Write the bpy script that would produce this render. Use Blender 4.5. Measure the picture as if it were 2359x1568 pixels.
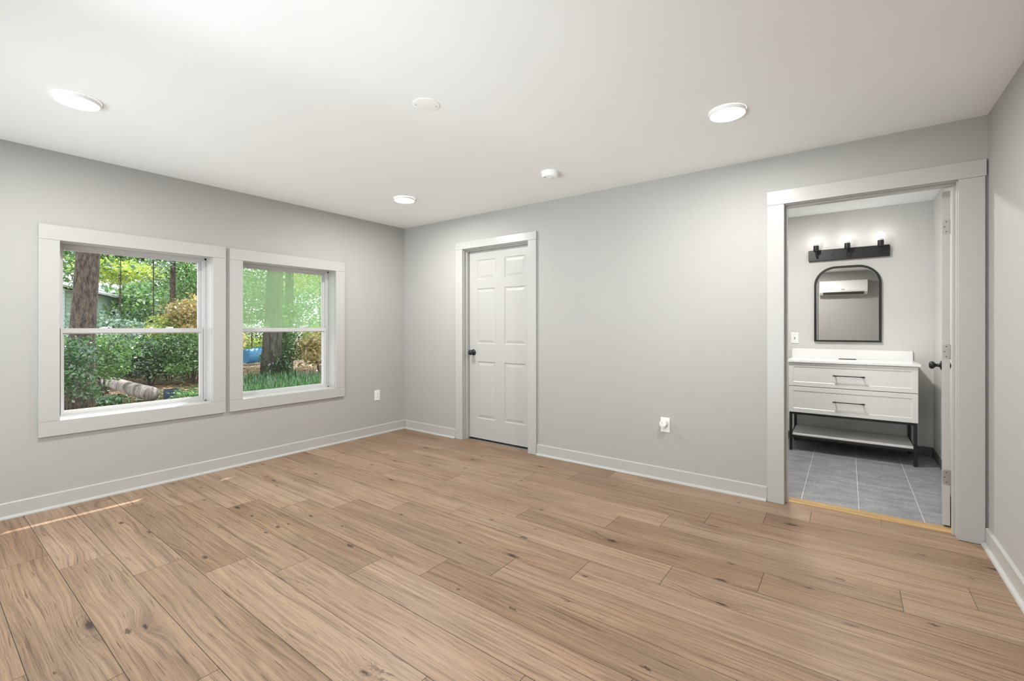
import bpy, math, random
import numpy as np
from mathutils import Vector, Matrix, noise

for o in list(bpy.data.objects): bpy.data.objects.remove(o)
sc = bpy.context.scene
C = sc.collection
PI = math.pi

# ---------------------------------------------------------------- camera, sky, sun, exposure
cam_d = bpy.data.cameras.new('camera')
cam_d.sensor_width = 36; cam_d.sensor_fit = 'HORIZONTAL'
cam_d.lens = 15.896; cam_d.shift_y = -0.01314
cam_d.clip_start = 0.02; cam_d.clip_end = 300
cam = bpy.data.objects.new('camera', cam_d); C.objects.link(cam)
cam.location = (0, 0, 1.22)
cam.rotation_euler = (PI/2, 0, math.radians(36.562))
sc.camera = cam

world = bpy.data.worlds.new('world'); sc.world = world; world.use_nodes = True
bg = world.node_tree.nodes['Background']
bg.inputs['Color'].default_value = (0.90, 0.96, 1.0, 1); bg.inputs['Strength'].default_value = 2.2

sun_d = bpy.data.lights.new('sun', 'SUN'); sun_d.energy = 7.5; sun_d.angle = math.radians(0.6)
sun_d.color = (1.0, 0.965, 0.91)
sun = bpy.data.objects.new('sun', sun_d); C.objects.link(sun)
sun.rotation_euler = Vector((1.0, -1.03, -2.3)).to_track_quat('-Z', 'Y').to_euler()

vs = sc.view_settings
vs.view_transform = 'Standard'; vs.look = 'None'; vs.exposure = 0.1; vs.gamma = 1.0
vs.use_curve_mapping = False

# added fill light, shining through the made-up rear opening to lift the ceiling
fill_d = bpy.data.lights.new('added_ceiling_fill', 'AREA'); fill_d.shape = 'RECTANGLE'; fill_d.size = 4.6; fill_d.size_y = 1.6; fill_d.spread = math.radians(62)
fill_d.energy = 54; fill_d.color = (0.86, 0.94, 1.0)
fill = bpy.data.objects.new('added_ceiling_fill', fill_d); C.objects.link(fill)
fill.location = (-0.9, -3.6, 0.05)
fill.rotation_euler = Vector((0.08, 1.0, 0.45)).to_track_quat('-Z', 'Y').to_euler()

LAMP = 330.0      # radiance of the ceiling discs
BATH = 460.0
BULB = 9.0       # radiance of the bathroom bulbs

# ---------------------------------------------------------------- materials
def new_mat(name):
    m = bpy.data.materials.new(name); m.use_nodes = True
    nt = m.node_tree; return m, nt, nt.nodes, nt.links, nt.nodes['Principled BSDF']

def paint(name, col, rough=0.5, bump=0.0, scale=200, spec=0.5, metal=0.0, var=0.02):
    m, nt, N, L, P = new_mat(name)
    P.inputs['Roughness'].default_value = rough
    P.inputs['Metallic'].default_value = metal
    P.inputs['Specular IOR Level'].default_value = spec
    tc = N.new('ShaderNodeTexCoord')
    nz = N.new('ShaderNodeTexNoise'); nz.inputs['Scale'].default_value = 3.0; nz.inputs['Detail'].default_value = 3
    L.new(tc.outputs['Object'], nz.inputs['Vector'])
    mx = N.new('ShaderNodeMix'); mx.data_type = 'RGBA'
    mx.inputs[6].default_value = (*[c*(1-var) for c in col], 1)
    mx.inputs[7].default_value = (*[min(1, c*(1+var)) for c in col], 1)
    L.new(nz.outputs['Fac'], mx.inputs[0]); L.new(mx.outputs[2], P.inputs['Base Color'])
    if bump > 0:
        n2 = N.new('ShaderNodeTexNoise'); n2.inputs['Scale'].default_value = scale; n2.inputs['Detail'].default_value = 2
        L.new(tc.outputs['Object'], n2.inputs['Vector'])
        b = N.new('ShaderNodeBump'); b.inputs['Strength'].default_value = bump; b.inputs['Distance'].default_value = 0.001
        L.new(n2.outputs['Fac'], b.inputs['Height']); L.new(b.outputs['Normal'], P.inputs['Normal'])
    return m

M = {}
M['wall'] = paint('wall_paint', (0.435, 0.432, 0.415), 0.55, 0.25, 260, 0.3)
M['ceil'] = paint('ceiling_paint', (0.92, 0.94, 0.94), 0.75, 0.2, 200, 0.15)
M['trim'] = paint('trim_paint', (0.485, 0.483, 0.466), 0.32, 0.05, 60, 0.5, var=0.01)
M['door'] = paint('door_paint', (0.485, 0.483, 0.466), 0.35, 0.08, 150, 0.5, var=0.01)
M['vinyl'] = paint('white_vinyl', (0.58, 0.58, 0.58), 0.3, 0, spec=0.5, var=0.005)
M['plastic'] = paint('white_plastic', (0.86, 0.86, 0.845), 0.3, 0, var=0.005)
M['fitting'] = paint('white_ceiling_fitting', (0.97, 0.97, 0.96), 0.4, 0, var=0.003)
M['grey_plastic'] = paint('grey_plastic', (0.28, 0.28, 0.27), 0.5)
M['slot'] = paint('slot_dark', (0.08, 0.08, 0.08), 0.6)
M['black'] = paint('matte_black_metal', (0.012, 0.012, 0.013), 0.38, 0.05, 300, 0.5)
M['blackgap'] = paint('shadow_gap_black', (0.01, 0.01, 0.01), 0.9)
M['nickel'] = paint('satin_nickel', (0.42, 0.405, 0.385), 0.42, 0, metal=0.85)
M['vanity'] = paint('vanity_paint', (0.74, 0.735, 0.715), 0.35, 0, var=0.005)
M['quartz'] = paint('white_quartz', (0.86, 0.86, 0.85), 0.18, 0, var=0.01)
M['weather'] = paint('exterior_siding', (0.6, 0.6, 0.56), 0.7)
M['bathwall'] = paint('bathroom_wall_paint', (0.62, 0.61, 0.585), 0.5, 0.2, 260, 0.3)

def emis(name, col, s):
    m, nt, N, L, P = new_mat(name)
    P.inputs['Base Color'].default_value = (0.9, 0.9, 0.9, 1)
    P.inputs['Emission Color'].default_value = (*col, 1); P.inputs['Emission Strength'].default_value = s
    return m
M['lamp'] = emis('led_diffuser', (1.0, 0.985, 0.955), LAMP)
M['bath_lamp'] = emis('bathroom_led_diffuser', (1.0, 0.985, 0.955), BATH)
M['bulb'] = emis('bulb_glow', (1.0, 0.985, 0.95), BULB)

def mirror_mat():
    m, nt, N, L, P = new_mat('mirror_silver')
    P.inputs['Base Color'].default_value = (0.86, 0.86, 0.85, 1); P.inputs['Metallic'].default_value = 1
    P.inputs['Roughness'].default_value = 0.0
    return m
M['mirror'] = mirror_mat()

def glass_mat(name, haze=0.0, col=(0.75, 0.95, 0.72)):
    m, nt, N, L, P = new_mat(name)
    N.remove(P); out = N['Material Output']
    tr = N.new('ShaderNodeBsdfTransparent'); gl = N.new('ShaderNodeBsdfGlossy')
    gl.inputs['Roughness'].default_value = 0.0
    ge = N.new('ShaderNodeNewGeometry'); dt = N.new('ShaderNodeVectorMath'); dt.operation = 'DOT_PRODUCT'
    L.new(ge.outputs['Incoming'], dt.inputs[0]); L.new(ge.outputs['Normal'], dt.inputs[1])
    def m_(op, a, b=None):
        n = N.new('ShaderNodeMath'); n.operation = op
        for i, v in enumerate((a, b)):
            if v is None: continue
            if isinstance(v, float): n.inputs[i].default_value = v
            else: L.new(v, n.inputs[i])
        return n.outputs[0]
    # Schlick reflectance, the same from both sides of the thin pane
    sch = m_('POWER', m_('SUBTRACT', 1.0, m_('ABSOLUTE', dt.outputs['Value'])), 5.0)
    frs = m_('ADD', m_('MULTIPLY', sch, 0.6), 0.03)
    mx = N.new('ShaderNodeMixShader'); L.new(frs, mx.inputs[0])
    L.new(tr.outputs[0], mx.inputs[1]); L.new(gl.outputs[0], mx.inputs[2])
    last = mx
    if haze > 0:
        tl = N.new('ShaderNodeBsdfTranslucent'); tl.inputs['Color'].default_value = (*col, 1)
        tc = N.new('ShaderNodeTexCoord')
        nz = N.new('ShaderNodeTexNoise'); nz.inputs['Scale'].default_value = 3.5; nz.inputs['Detail'].default_value = 6
        L.new(tc.outputs['Object'], nz.inputs['Vector'])
        mr = N.new('ShaderNodeMapRange'); mr.inputs[1].default_value = 0.3; mr.inputs[2].default_value = 0.7
        mr.inputs[3].default_value = haze*0.82; mr.inputs[4].default_value = haze*1.2
        L.new(nz.outputs['Fac'], mr.inputs[0])
        m2 = N.new('ShaderNodeMixShader'); L.new(mr.outputs[0], m2.inputs[0])
        L.new(mx.outputs[0], m2.inputs[1]); L.new(tl.outputs[0], m2.inputs[2]); last = m2
    L.new(last.outputs[0], out.inputs['Surface'])
    return m
M['glass'] = glass_mat('clear_window_glass')
M['hazy'] = glass_mat('hazy_window_glass', 0.26, (0.46, 0.70, 0.38))

def wood_floor():
    m, nt, N, L, P = new_mat('oak_laminate')
    uv = N.new('ShaderNodeUVMap'); uv.uv_map = 'planks'
    at = N.new('ShaderNodeAttribute'); at.attribute_name = 'tone'
    def mapn(sx, sy):
        mp = N.new('ShaderNodeMapping'); mp.inputs['Scale'].default_value = (sx, sy, 1)
        L.new(uv.outputs[0], mp.inputs[0]); return mp.outputs[0]
    def nz(vec, sc_, det=3, rough=0.55, dist=0.0):
        n = N.new('ShaderNodeTexNoise'); n.noise_dimensions = '2D'
        n.inputs['Scale'].default_value = sc_; n.inputs['Detail'].default_value = det
        n.inputs['Roughness'].default_value = rough; n.inputs['Distortion'].default_value = dist
        L.new(vec, n.inputs['Vector']); return n.outputs['Fac']
    def mth(op, a, b=None, c=None):
        n = N.new('ShaderNodeMath'); n.operation = op
        for i, v in enumerate((a, b, c)):
            if v is None: continue
            if isinstance(v, (int, float)): n.inputs[i].default_value = v
            else: L.new(v, n.inputs[i])
        return n.outputs[0]
    def rng(v, a, b, c, d, smooth=True):
        n = N.new('ShaderNodeMapRange'); n.interpolation_type = 'SMOOTHSTEP' if smooth else 'LINEAR'
        for i, x in enumerate((a, b, c, d)): n.inputs[i+1].default_value = x
        L.new(v, n.inputs[0]); return n.outputs[0]
    sx = N.new('ShaderNodeSeparateXYZ'); L.new(uv.outputs[0], sx.inputs[0])
    U, V0 = sx.outputs[0], sx.outputs[1]
    def vec(u, v):
        c = N.new('ShaderNodeCombineXYZ'); L.new(u, c.inputs[0]); L.new(v, c.inputs[1]); return c.outputs[0]
    rag = nz(mapn(55, 110), 1.0, 2, 0.6)           # ragged outline of the knots
    rag0 = mth('MULTIPLY_ADD', rag, 0.036, -0.018)
    def knots(su, sv, thr, r0, r1, rh):
        vo = N.new('ShaderNodeTexVoronoi'); vo.voronoi_dimensions = '2D'; vo.inputs['Scale'].default_value = 1.0
        vo.inputs['Randomness'].default_value = 0.9
        L.new(vec(mth('MULTIPLY', mth('ADD', U, rag0), su), mth('MULTIPLY', mth('ADD', V0, mth('MULTIPLY', rag0, 0.6)), sv)), vo.inputs['Vector'])
        sp = N.new('ShaderNodeSeparateColor'); L.new(vo.outputs['Color'], sp.inputs[0])
        has = rng(sp.outputs[0], thr, thr+.02, 0, 1)
        size = mth('MULTIPLY_ADD', sp.outputs[1], 0.9, 0.35)
        d = mth('DIVIDE', vo.outputs['Distance'], size)
        return mth('MULTIPLY', rng(d, r0, r1, 1, 0), has), mth('MULTIPLY', rng(d, 0.0, rh, 1, 0), has), d, has
    k1, h1, dist1, has1 = knots(1.25, 3.8, 0.50, 0.018, 0.066, 0.42)
    k2, h2, dist2, has2 = knots(3.4, 9.0, 0.84, 0.05, 0.10, 0.4)
    warp = nz(mapn(1.1, 3.4), 1.0, 2, 0.45)
    warp2 = nz(mapn(4.0, 14.0), 1.0, 2, 0.5)
    v = mth('ADD', V0, mth('MULTIPLY', warp, 0.042))
    v = mth('ADD', v, mth('MULTIPLY', warp2, 0.008))
    v = mth('ADD', v, mth('MULTIPLY', h1, 0.034))
    v = mth('ADD', v, mth('MULTIPLY', h2, 0.006))
    def grain(fu, fv, det=3, rough=0.55):
        return nz(vec(mth('MULTIPLY', U, fu), mth('MULTIPLY', v, fv)), 1.0, det, rough)
    rings = grain(0.7, 62.0, 4, 0.62)
    mid = grain(3.0, 190.0, 3, 0.6)
    fine = grain(16.0, 620.0, 2, 0.5)
    s1 = rng(grain(1.5, 26.0, 2, 0.5), 0.64, 0.74, 0, 1)
    s2 = mth('MULTIPLY', rng(grain(4.5, 110.0, 2, 0.4), 0.70, 0.77, 0, 1), 1.0)
    broad = nz(mapn(1.0, 5.0), 1.0, 3, 0.5)
    tan = nz(mapn(0.8, 3.0), 1.0, 2, 0.5)
    cr = N.new('ShaderNodeValToRGB'); cr.color_ramp.elements[0].position = 0.34; cr.color_ramp.elements[1].position = 0.64
    cr.color_ramp.elements[0].color = (0.146, 0.087, 0.051, 1); cr.color_ramp.elements[1].color = (0.390, 0.260, 0.162, 1)
    e = cr.color_ramp.elements.new(0.48); e.color = (0.286, 0.184, 0.111, 1)
    L.new(mth('ADD', mth('ADD', mth('MULTIPLY', rings, 0.42), mth('MULTIPLY', mid, 0.36)), mth('MULTIPLY', fine, 0.22)), cr.inputs[0])
    def mult(a, fac, col):
        x = N.new('ShaderNodeMix'); x.data_type = 'RGBA'; x.blend_type = 'MULTIPLY'
        L.new(a, x.inputs[6]); x.inputs[7].default_value = (*col, 1)
        if isinstance(fac, float): x.inputs[0].default_value = fac
        else: L.new(fac, x.inputs[0])
        return x.outputs[2]
    c = cr.outputs[0]
    c = mult(c, rng(broad, 0.38, 0.68, 0, 0.75), (0.80, 0.77, 0.75))
    c = mult(c, rng(tan, 0.40, 0.65, 0, 0.5), (1.0, 0.90, 0.80))
    c = mult(c, mth('MULTIPLY', s1, 0.55), (0.52, 0.44, 0.39))
    c = mult(c, mth('MULTIPLY', s2, 0.75), (0.38, 0.29, 0.24))
    ringk = mth('MULTIPLY', mth('MULTIPLY', mth('SINE', mth('MULTIPLY', dist1, 130.0)), 0.5), rng(dist1, 0.08, 0.30, 1, 0))
    c = mult(c, mth('MAXIMUM', mth('MULTIPLY', mth('MULTIPLY', ringk, has1), 0.9), 0.0), (0.62, 0.55, 0.50))
    c = mult(c, mth('MULTIPLY', h1, 0.40), (0.62, 0.54, 0.48))
    c = mult(c, mth('MAXIMUM', k1, mth('MULTIPLY', k2, 0.85)), (0.16, 0.11, 0.09))
    kcore = k1
    hs = N.new('ShaderNodeHueSaturation'); L.new(c, hs.inputs['Color'])
    L.new(rng(at.outputs['Fac'], 0, 1, 0.87, 1.11, False), hs.inputs['Value'])
    L.new(rng(at.outputs['Fac'], 0, 1, 1.0, 0.90, False), hs.inputs['Saturation'])
    L.new(hs.outputs[0], P.inputs['Base Color'])
    P.inputs['Specular IOR Level'].default_value = 0.55
    L.new(rng(fine, 0.3, 0.7, 0.38, 0.47), P.inputs['Roughness'])
    b = N.new('ShaderNodeBump'); b.inputs['Strength'].default_value = 0.25; b.inputs['Distance'].default_value = 0.0006
    L.new(fine, b.inputs['Height']); L.new(b.outputs[0], P.inputs['Normal'])
    return m
M['floor'] = wood_floor()

def strip_wood():
    m, nt, N, L, P = new_mat('pine_strip')
    tc = N.new('ShaderNodeTexCoord'); mp = N.new('ShaderNodeMapping'); mp.inputs['Scale'].default_value = (3, 60, 20)
    nz = N.new('ShaderNodeTexNoise'); nz.inputs['Scale'].default_value = 1; nz.inputs['Detail'].default_value = 4
    L.new(tc.outputs['Object'], mp.inputs[0]); L.new(mp.outputs[0], nz.inputs['Vector'])
    cr = N.new('ShaderNodeValToRGB'); cr.color_ramp.elements[0].color = (0.33, 0.19, 0.07, 1); cr.color_ramp.elements[1].color = (0.50, 0.33, 0.15, 1)
    cr.color_ramp.elements[0].position = 0.3; cr.color_ramp.elements[1].position = 0.7
    L.new(nz.outputs['Fac'], cr.inputs[0]); L.new(cr.outputs[0], P.inputs['Base Color']); P.inputs['Roughness'].default_value = 0.4
    return m
M['strip'] = strip_wood()

def tile_mat(name, x0, y0, grout=True, col=((0.16, 0.163, 0.168), (0.32, 0.325, 0.333))):
    m, nt, N, L, P = new_mat(name)
    ge = N.new('ShaderNodeNewGeometry')
    nz = N.new('ShaderNodeTexNoise'); nz.inputs['Scale'].default_value = 5; nz.inputs['Detail'].default_value = 8; nz.inputs['Roughness'].default_value = 0.65
    mp = N.new('ShaderNodeMapping'); mp.inputs['Scale'].default_value = (1.0, 2.2, 1)
    L.new(ge.outputs['Position'], mp.inputs[0]); L.new(mp.outputs[0], nz.inputs['Vector'])
    n2 = N.new('ShaderNodeTexNoise'); n2.inputs['Scale'].default_value = 60; n2.inputs['Detail'].default_value = 3
    L.new(ge.outputs['Position'], n2.inputs['Vector'])
    ad = N.new('ShaderNodeMath'); ad.operation = 'MULTIPLY_ADD'; ad.inputs[1].default_value = 0.4
    L.new(n2.outputs['Fac'], ad.inputs[0]); 
    ml = N.new('ShaderNodeMath'); ml.operation = 'MULTIPLY'; ml.inputs[1].default_value = 0.6
    L.new(nz.outputs['Fac'], ml.inputs[0]); L.new(ml.outputs[0], ad.inputs[2])
    cr = N.new('ShaderNodeValToRGB'); cr.color_ramp.elements[0].position = 0.36; cr.color_ramp.elements[1].position = 0.66
    cr.color_ramp.elements[0].color = (*col[0], 1); cr.color_ramp.elements[1].color = (*col[1], 1)
    L.new(ad.outputs[0], cr.inputs[0])
    P.inputs['Roughness'].default_value = 0.5
    if grout:
        sx = N.new('ShaderNodeSeparateXYZ'); L.new(ge.outputs['Position'], sx.inputs[0])
        def line(o, off, per, w):
            a = N.new('ShaderNodeMath'); a.operation = 'SUBTRACT'; a.inputs[1].default_value = off; L.new(o, a.inputs[0])
            p = N.new('ShaderNodeMath'); p.operation = 'PINGPONG'; p.inputs[1].default_value = per/2; L.new(a.outputs[0], p.inputs[0])
            l = N.new('ShaderNodeMath'); l.operation = 'LESS_THAN'; l.inputs[1].default_value = w; L.new(p.outputs[0], l.inputs[0])
            return l.outputs[0]
        mxx = N.new('ShaderNodeMath'); mxx.operation = 'MAXIMUM'
        L.new(line(sx.outputs[0], x0, 0.326, 0.0016), mxx.inputs[0]); L.new(line(sx.outputs[1], y0, 0.655, 0.0016), mxx.inputs[1])
        mx = N.new('ShaderNodeMix'); mx.data_type = 'RGBA'; mx.inputs[7].default_value = (0.62, 0.61, 0.59, 1)
        L.new(mxx.outputs[0], mx.inputs[0]); L.new(cr.outputs[0], mx.inputs[6]); L.new(mx.outputs[2], P.inputs['Base Color'])
    else:
        L.new(cr.outputs[0], P.inputs['Base Color'])
    return m
M['tile'] = tile_mat('grey_slate_tile', 0.063, 4.456)
M['tilebase'] = tile_mat('dark_tile_base', 0, 0, False, ((0.075, 0.075, 0.075), (0.15, 0.15, 0.15)))

# outdoors
def leaf_mat(name, c1, c2, trans=0.5):
    m, nt, N, L, P = new_mat(name); N.remove(P); out = N['Material Output']
    ge = N.new('ShaderNodeNewGeometry')
    cr = N.new('ShaderNodeValToRGB'); cr.color_ramp.elements[0].color = (*c1, 1); cr.color_ramp.elements[1].color = (*c2, 1)
    L.new(ge.outputs['Random Per Island'], cr.inputs[0])
    d = N.new('ShaderNodeBsdfDiffuse'); t = N.new('ShaderNodeBsdfTranslucent'); g = N.new('ShaderNodeBsdfGlossy')
    g.inputs['Roughness'].default_value = 0.28
    for s in (d, t): L.new(cr.outputs[0], s.inputs['Color'])
    a = N.new('ShaderNodeMixShader'); a.inputs[0].default_value = trans
    L.new(d.outputs[0], a.inputs[1]); L.new(t.outputs[0], a.inputs[2])
    b = N.new('ShaderNodeMixShader'); b.inputs[0].default_value = 0.15
    L.new(a.outputs[0], b.inputs[1]); L.new(g.outputs[0], b.inputs[2]); L.new(b.outputs[0], out.inputs['Surface'])
    return m
M['leaf_dark'] = leaf_mat('dark_green_leaves', (0.006, 0.045, 0.012), (0.085, 0.26, 0.06), 0.4)
M['leaf_mid'] = leaf_mat('green_leaves', (0.015, 0.10, 0.015), (0.26, 0.50, 0.12), 0.5)
M['leaf_yel'] = leaf_mat('yellow_green_leaves', (0.20, 0.42, 0.03), (0.85, 0.88, 0.22), 0.55)
M['leaf_warm'] = leaf_mat('tan_green_leaves', (0.16, 0.20, 0.03), (0.85, 0.60, 0.25), 0.5)
M['leaf_cool'] = leaf_mat('blue_green_leaves', (0.02, 0.11, 0.05), (0.45, 0.65, 0.50), 0.42)
M['grass'] = leaf_mat('grass_blades', (0.003, 0.045, 0.006), (0.05, 0.27, 0.03), 0.3)
M['litter'] = leaf_mat('fallen_leaves', (0.16, 0.07, 0.035), (0.62, 0.36, 0.20), 0.1)

def bark(name, a, b, sc_=14):
    m, nt, N, L, P = new_mat(name)
    tc = N.new('ShaderNodeTexCoord'); mp = N.new('ShaderNodeMapping'); mp.inputs['Scale'].default_value = (1, 1, 0.3)
    nz = N.new('ShaderNodeTexNoise'); nz.inputs['Scale'].default_value = sc_; nz.inputs['Detail'].default_value = 6; nz.inputs['Roughness'].default_value = 0.7
    L.new(tc.outputs['Object'], mp.inputs[0]); L.new(mp.outputs[0], nz.inputs['Vector'])
    cr = N.new('ShaderNodeValToRGB'); cr.color_ramp.elements[0].color = (*a, 1); cr.color_ramp.elements[1].color = (*b, 1)
    cr.color_ramp.elements[0].position = 0.38; cr.color_ramp.elements[1].position = 0.64
    L.new(nz.outputs['Fac'], cr.inputs[0]); L.new(cr.outputs[0], P.inputs['Base Color']); P.inputs['Roughness'].default_value = 0.85
    bu = N.new('ShaderNodeBump'); bu.inputs['Strength'].default_value = 0.9; bu.inputs['Distance'].default_value = 0.03
    L.new(nz.outputs['Fac'], bu.inputs['Height']); L.new(bu.outputs[0], P.inputs['Normal'])
    return m
M['bark'] = bark('brown_bark', (0.015, 0.010, 0.007), (0.17, 0.13, 0.10), 26)
M['bark_grey'] = bark('grey_bark', (0.018, 0.018, 0.013), (0.13, 0.115, 0.085))
M['log'] = bark('weathered_log', (0.16, 0.13, 0.12), (0.62, 0.56, 0.52), 9)

def ground_mat():
    m, nt, N, L, P = new_mat('forest_floor')
    ge = N.new('ShaderNodeNewGeometry')
    n1 = N.new('ShaderNodeTexNoise'); n1.inputs['Scale'].default_value = 0.35; n1.inputs['Detail'].default_value = 5
    n2 = N.new('ShaderNodeTexNoise'); n2.inputs['Scale'].default_value = 7; n2.inputs['Detail'].default_value = 6; n2.inputs['Roughness'].default_value = 0.75
    for n in (n1, n2): L.new(ge.outputs['Position'], n.inputs['Vector'])
    c1 = N.new('ShaderNodeValToRGB'); c1.color_ramp.elements[0].position = 0.35; c1.color_ramp.elements[1].position = 0.68
    c1.color_ramp.elements[0].color = (0.12, 0.06, 0.035, 1); c1.color_ramp.elements[1].color = (0.62, 0.46, 0.36, 1)
    L.new(n2.outputs['Fac'], c1.inputs[0])
    mr = N.new('ShaderNodeMapRange'); mr.inputs[1].default_value = 0.52; mr.inputs[2].default_value = 0.64; L.new(n1.outputs['Fac'], mr.inputs[0])
    mx = N.new('ShaderNodeMix'); mx.data_type = 'RGBA'; mx.inputs[7].default_value = (0.06, 0.15, 0.04, 1)
    L.new(mr.outputs[0], mx.inputs[0]); L.new(c1.outputs[0], mx.inputs[6]); L.new(mx.outputs[2], P.inputs['Base Color'])
    P.inputs['Roughness'].default_value = 0.95
    return m
M['ground'] = ground_mat()
M['added_paving'] = paint('added_pale_paving', (0.32, 0.31, 0.295), 0.85, 0.3, 40)
M['siding'] = paint('sage_siding', (0.40, 0.54, 0.52), 0.7)
M['roofing'] = paint('grey_shingles', (0.32, 0.34, 0.36), 0.8, 0.5, 30)
M['blue'] = paint('blue_plastic', (0.05, 0.26, 0.52), 0.35)
M['navy'] = paint('dark_blue_plastic', (0.02, 0.06, 0.10), 0.35)
M['red'] = paint('red_plastic', (0.75, 0.04, 0.035), 0.4)
M['teal'] = paint('teal_paint', (0.10, 0.36, 0.32), 0.5)

# ---------------------------------------------------------------- mesh builder
class MB:
    def __init__(s): s.v = []; s.f = []
    def add(s, vs_, fs):
        o = len(s.v); s.v += [tuple(p) for p in vs_]; s.f += [tuple(i+o for i in f) for f in fs]; return s
    def box(s, x0, x1, y0, y1, z0, z1):
        x0, x1 = sorted((x0, x1)); y0, y1 = sorted((y0, y1)); z0, z1 = sorted((z0, z1))
        v = [(x0,y0,z0),(x1,y0,z0),(x1,y1,z0),(x0,y1,z0),(x0,y0,z1),(x1,y0,z1),(x1,y1,z1),(x0,y1,z1)]
        return s.add(v, [(0,3,2,1),(4,5,6,7),(0,1,5,4),(1,2,6,5),(2,3,7,6),(3,0,4,7)])
    def prism(s, prof, frame, length):
        """extrude a 2D profile (a, b) along c; frame = (origin, A, B, Cdir)"""
        O, A, B, D = [Vector(q) for q in frame]; n = len(prof)
        v = [O + A*a + B*b for a, b in prof] + [O + A*a + B*b + D*length for a, b in prof]
        f = [(i, (i+1) % n, n+(i+1) % n, n+i) for i in range(n)] + [tuple(range(n-1, -1, -1)), tuple(range(n, 2*n))]
        return s.add(v, f)
    def lathe(s, prof, origin, axis=(0,0,1), n=32):
        """profile (r, h) turned about axis"""
        ax = Vector(axis).normalized(); u = ax.orthogonal().normalized(); w = ax.cross(u); O = Vector(origin)
        v = []; f = []
        for r, h in prof:
            for k in range(n):
                t = 2*PI*k/n; v.append(O + ax*h + (u*math.cos(t)+w*math.sin(t))*max(r, 1e-5))
        for i in range(len(prof)-1):
            for k in range(n):
                f.append((i*n+k, i*n+(k+1) % n, (i+1)*n+(k+1) % n, (i+1)*n+k))
        return s.add(v, f)
    def tube(s, pts, r, n=10):
        pts = [Vector(p) for p in pts]; rs = r if isinstance(r, (list, tuple)) else [r]*len(pts)
        v = []; f = []; u = None
        for i, p in enumerate(pts):
            d = (pts[min(i+1, len(pts)-1)] - pts[max(i-1, 0)]).normalized()
            u = d.orthogonal().normalized() if u is None else (u - d*u.dot(d)).normalized()
            w = d.cross(u)
            for k in range(n):
                t = 2*PI*k/n; v.append(p + (u*math.cos(t)+w*math.sin(t))*rs[i])
        for i in range(len(pts)-1):
            for k in range(n): f.append((i*n+k, i*n+(k+1) % n, (i+1)*n+(k+1) % n, (i+1)*n+k))
        f += [tuple(range(n-1, -1, -1)), tuple(range((len(pts)-1)*n, len(pts)*n))]
        return s.add(v, f)
    def rings(s, O, A, B, Nn, w, h, prof):
        """nested rectangles: prof = [(inset, height)]; last one capped"""
        O, A, B, Nn = [Vector(q) for q in (O, A, B, Nn)]; v = []; f = []
        for ins, hh in prof:
            for a, b in ((ins, ins), (w-ins, ins), (w-ins, h-ins), (ins, h-ins)): v.append(O + A*a + B*b + Nn*hh)
        for i in range(len(prof)-1):
            for k in range(4): f.append((i*4+k, i*4+(k+1) % 4, i*4+4+(k+1) % 4, i*4+4+k))
        L_ = (len(prof)-1)*4; f.append((L_, L_+1, L_+2, L_+3))
        return s.add(v, f)
    def build(s, name, mat, parent=None, smooth=False, bevel=0.0, segs=2, fix=True):
        me = bpy.data.meshes.new(name); me.from_pydata(s.v, [], s.f); me.update()
        me.materials.append(M[mat] if isinstance(mat, str) else mat)
        if fix:
            import bmesh
            bm = bmesh.new(); bm.from_mesh(me); bmesh.ops.recalc_face_normals(bm, faces=bm.faces); bm.to_mesh(me); bm.free()
        if smooth: me.shade_smooth() if hasattr(me, 'shade_smooth') else None
        o = bpy.data.objects.new(name, me); C.objects.link(o)
        if smooth == 'auto':
            try: me.set_sharp_from_angle(angle=math.radians(35))
            except Exception: pass
        if bevel > 0:
            b = o.modifiers.new('bevel', 'BEVEL'); b.width = bevel; b.segments = segs; b.limit_method = 'ANGLE'; b.angle_limit = math.radians(40)
        if parent is not None:
            o.parent = parent; o.matrix_parent_inverse = Matrix.Translation(parent.location).inverted()
            o.matrix_parent_inverse = parent.matrix_basis.inverted()
        return o

def tag(o, label, cat, group=None, kind=None):
    o['label'] = label; o['category'] = cat
    if group: o['group'] = group
    if kind: o['kind'] = kind
    return o
def empty(name, loc, label, cat, group=None, kind=None, rz=0):
    o = bpy.data.objects.new(name, None); C.objects.link(o); o.location = loc; o.rotation_euler = (0, 0, rz)
    o.empty_display_size = 0.05
    return tag(o, label, cat, group, kind)
def copy_tree(o, parent=None):
    c = o.copy(); C.objects.link(c); c.parent = parent
    for ch in list(o.children): copy_tree(ch, c)
    return c
S = 'structure'

# ---------------------------------------------------------------- room numbers (metres)
XL, YB, XR, YR, H = -4.308, 3.624, 0.633, -0.42, 2.41     # left, back, right, rear walls; ceiling
TW = 0.13                                                 # back wall thickness
YB2 = YB + TW                                             # bathroom side
BX0, BX1, BY1 = -1.75, 0.653, 5.805                       # bathroom extents

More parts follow.
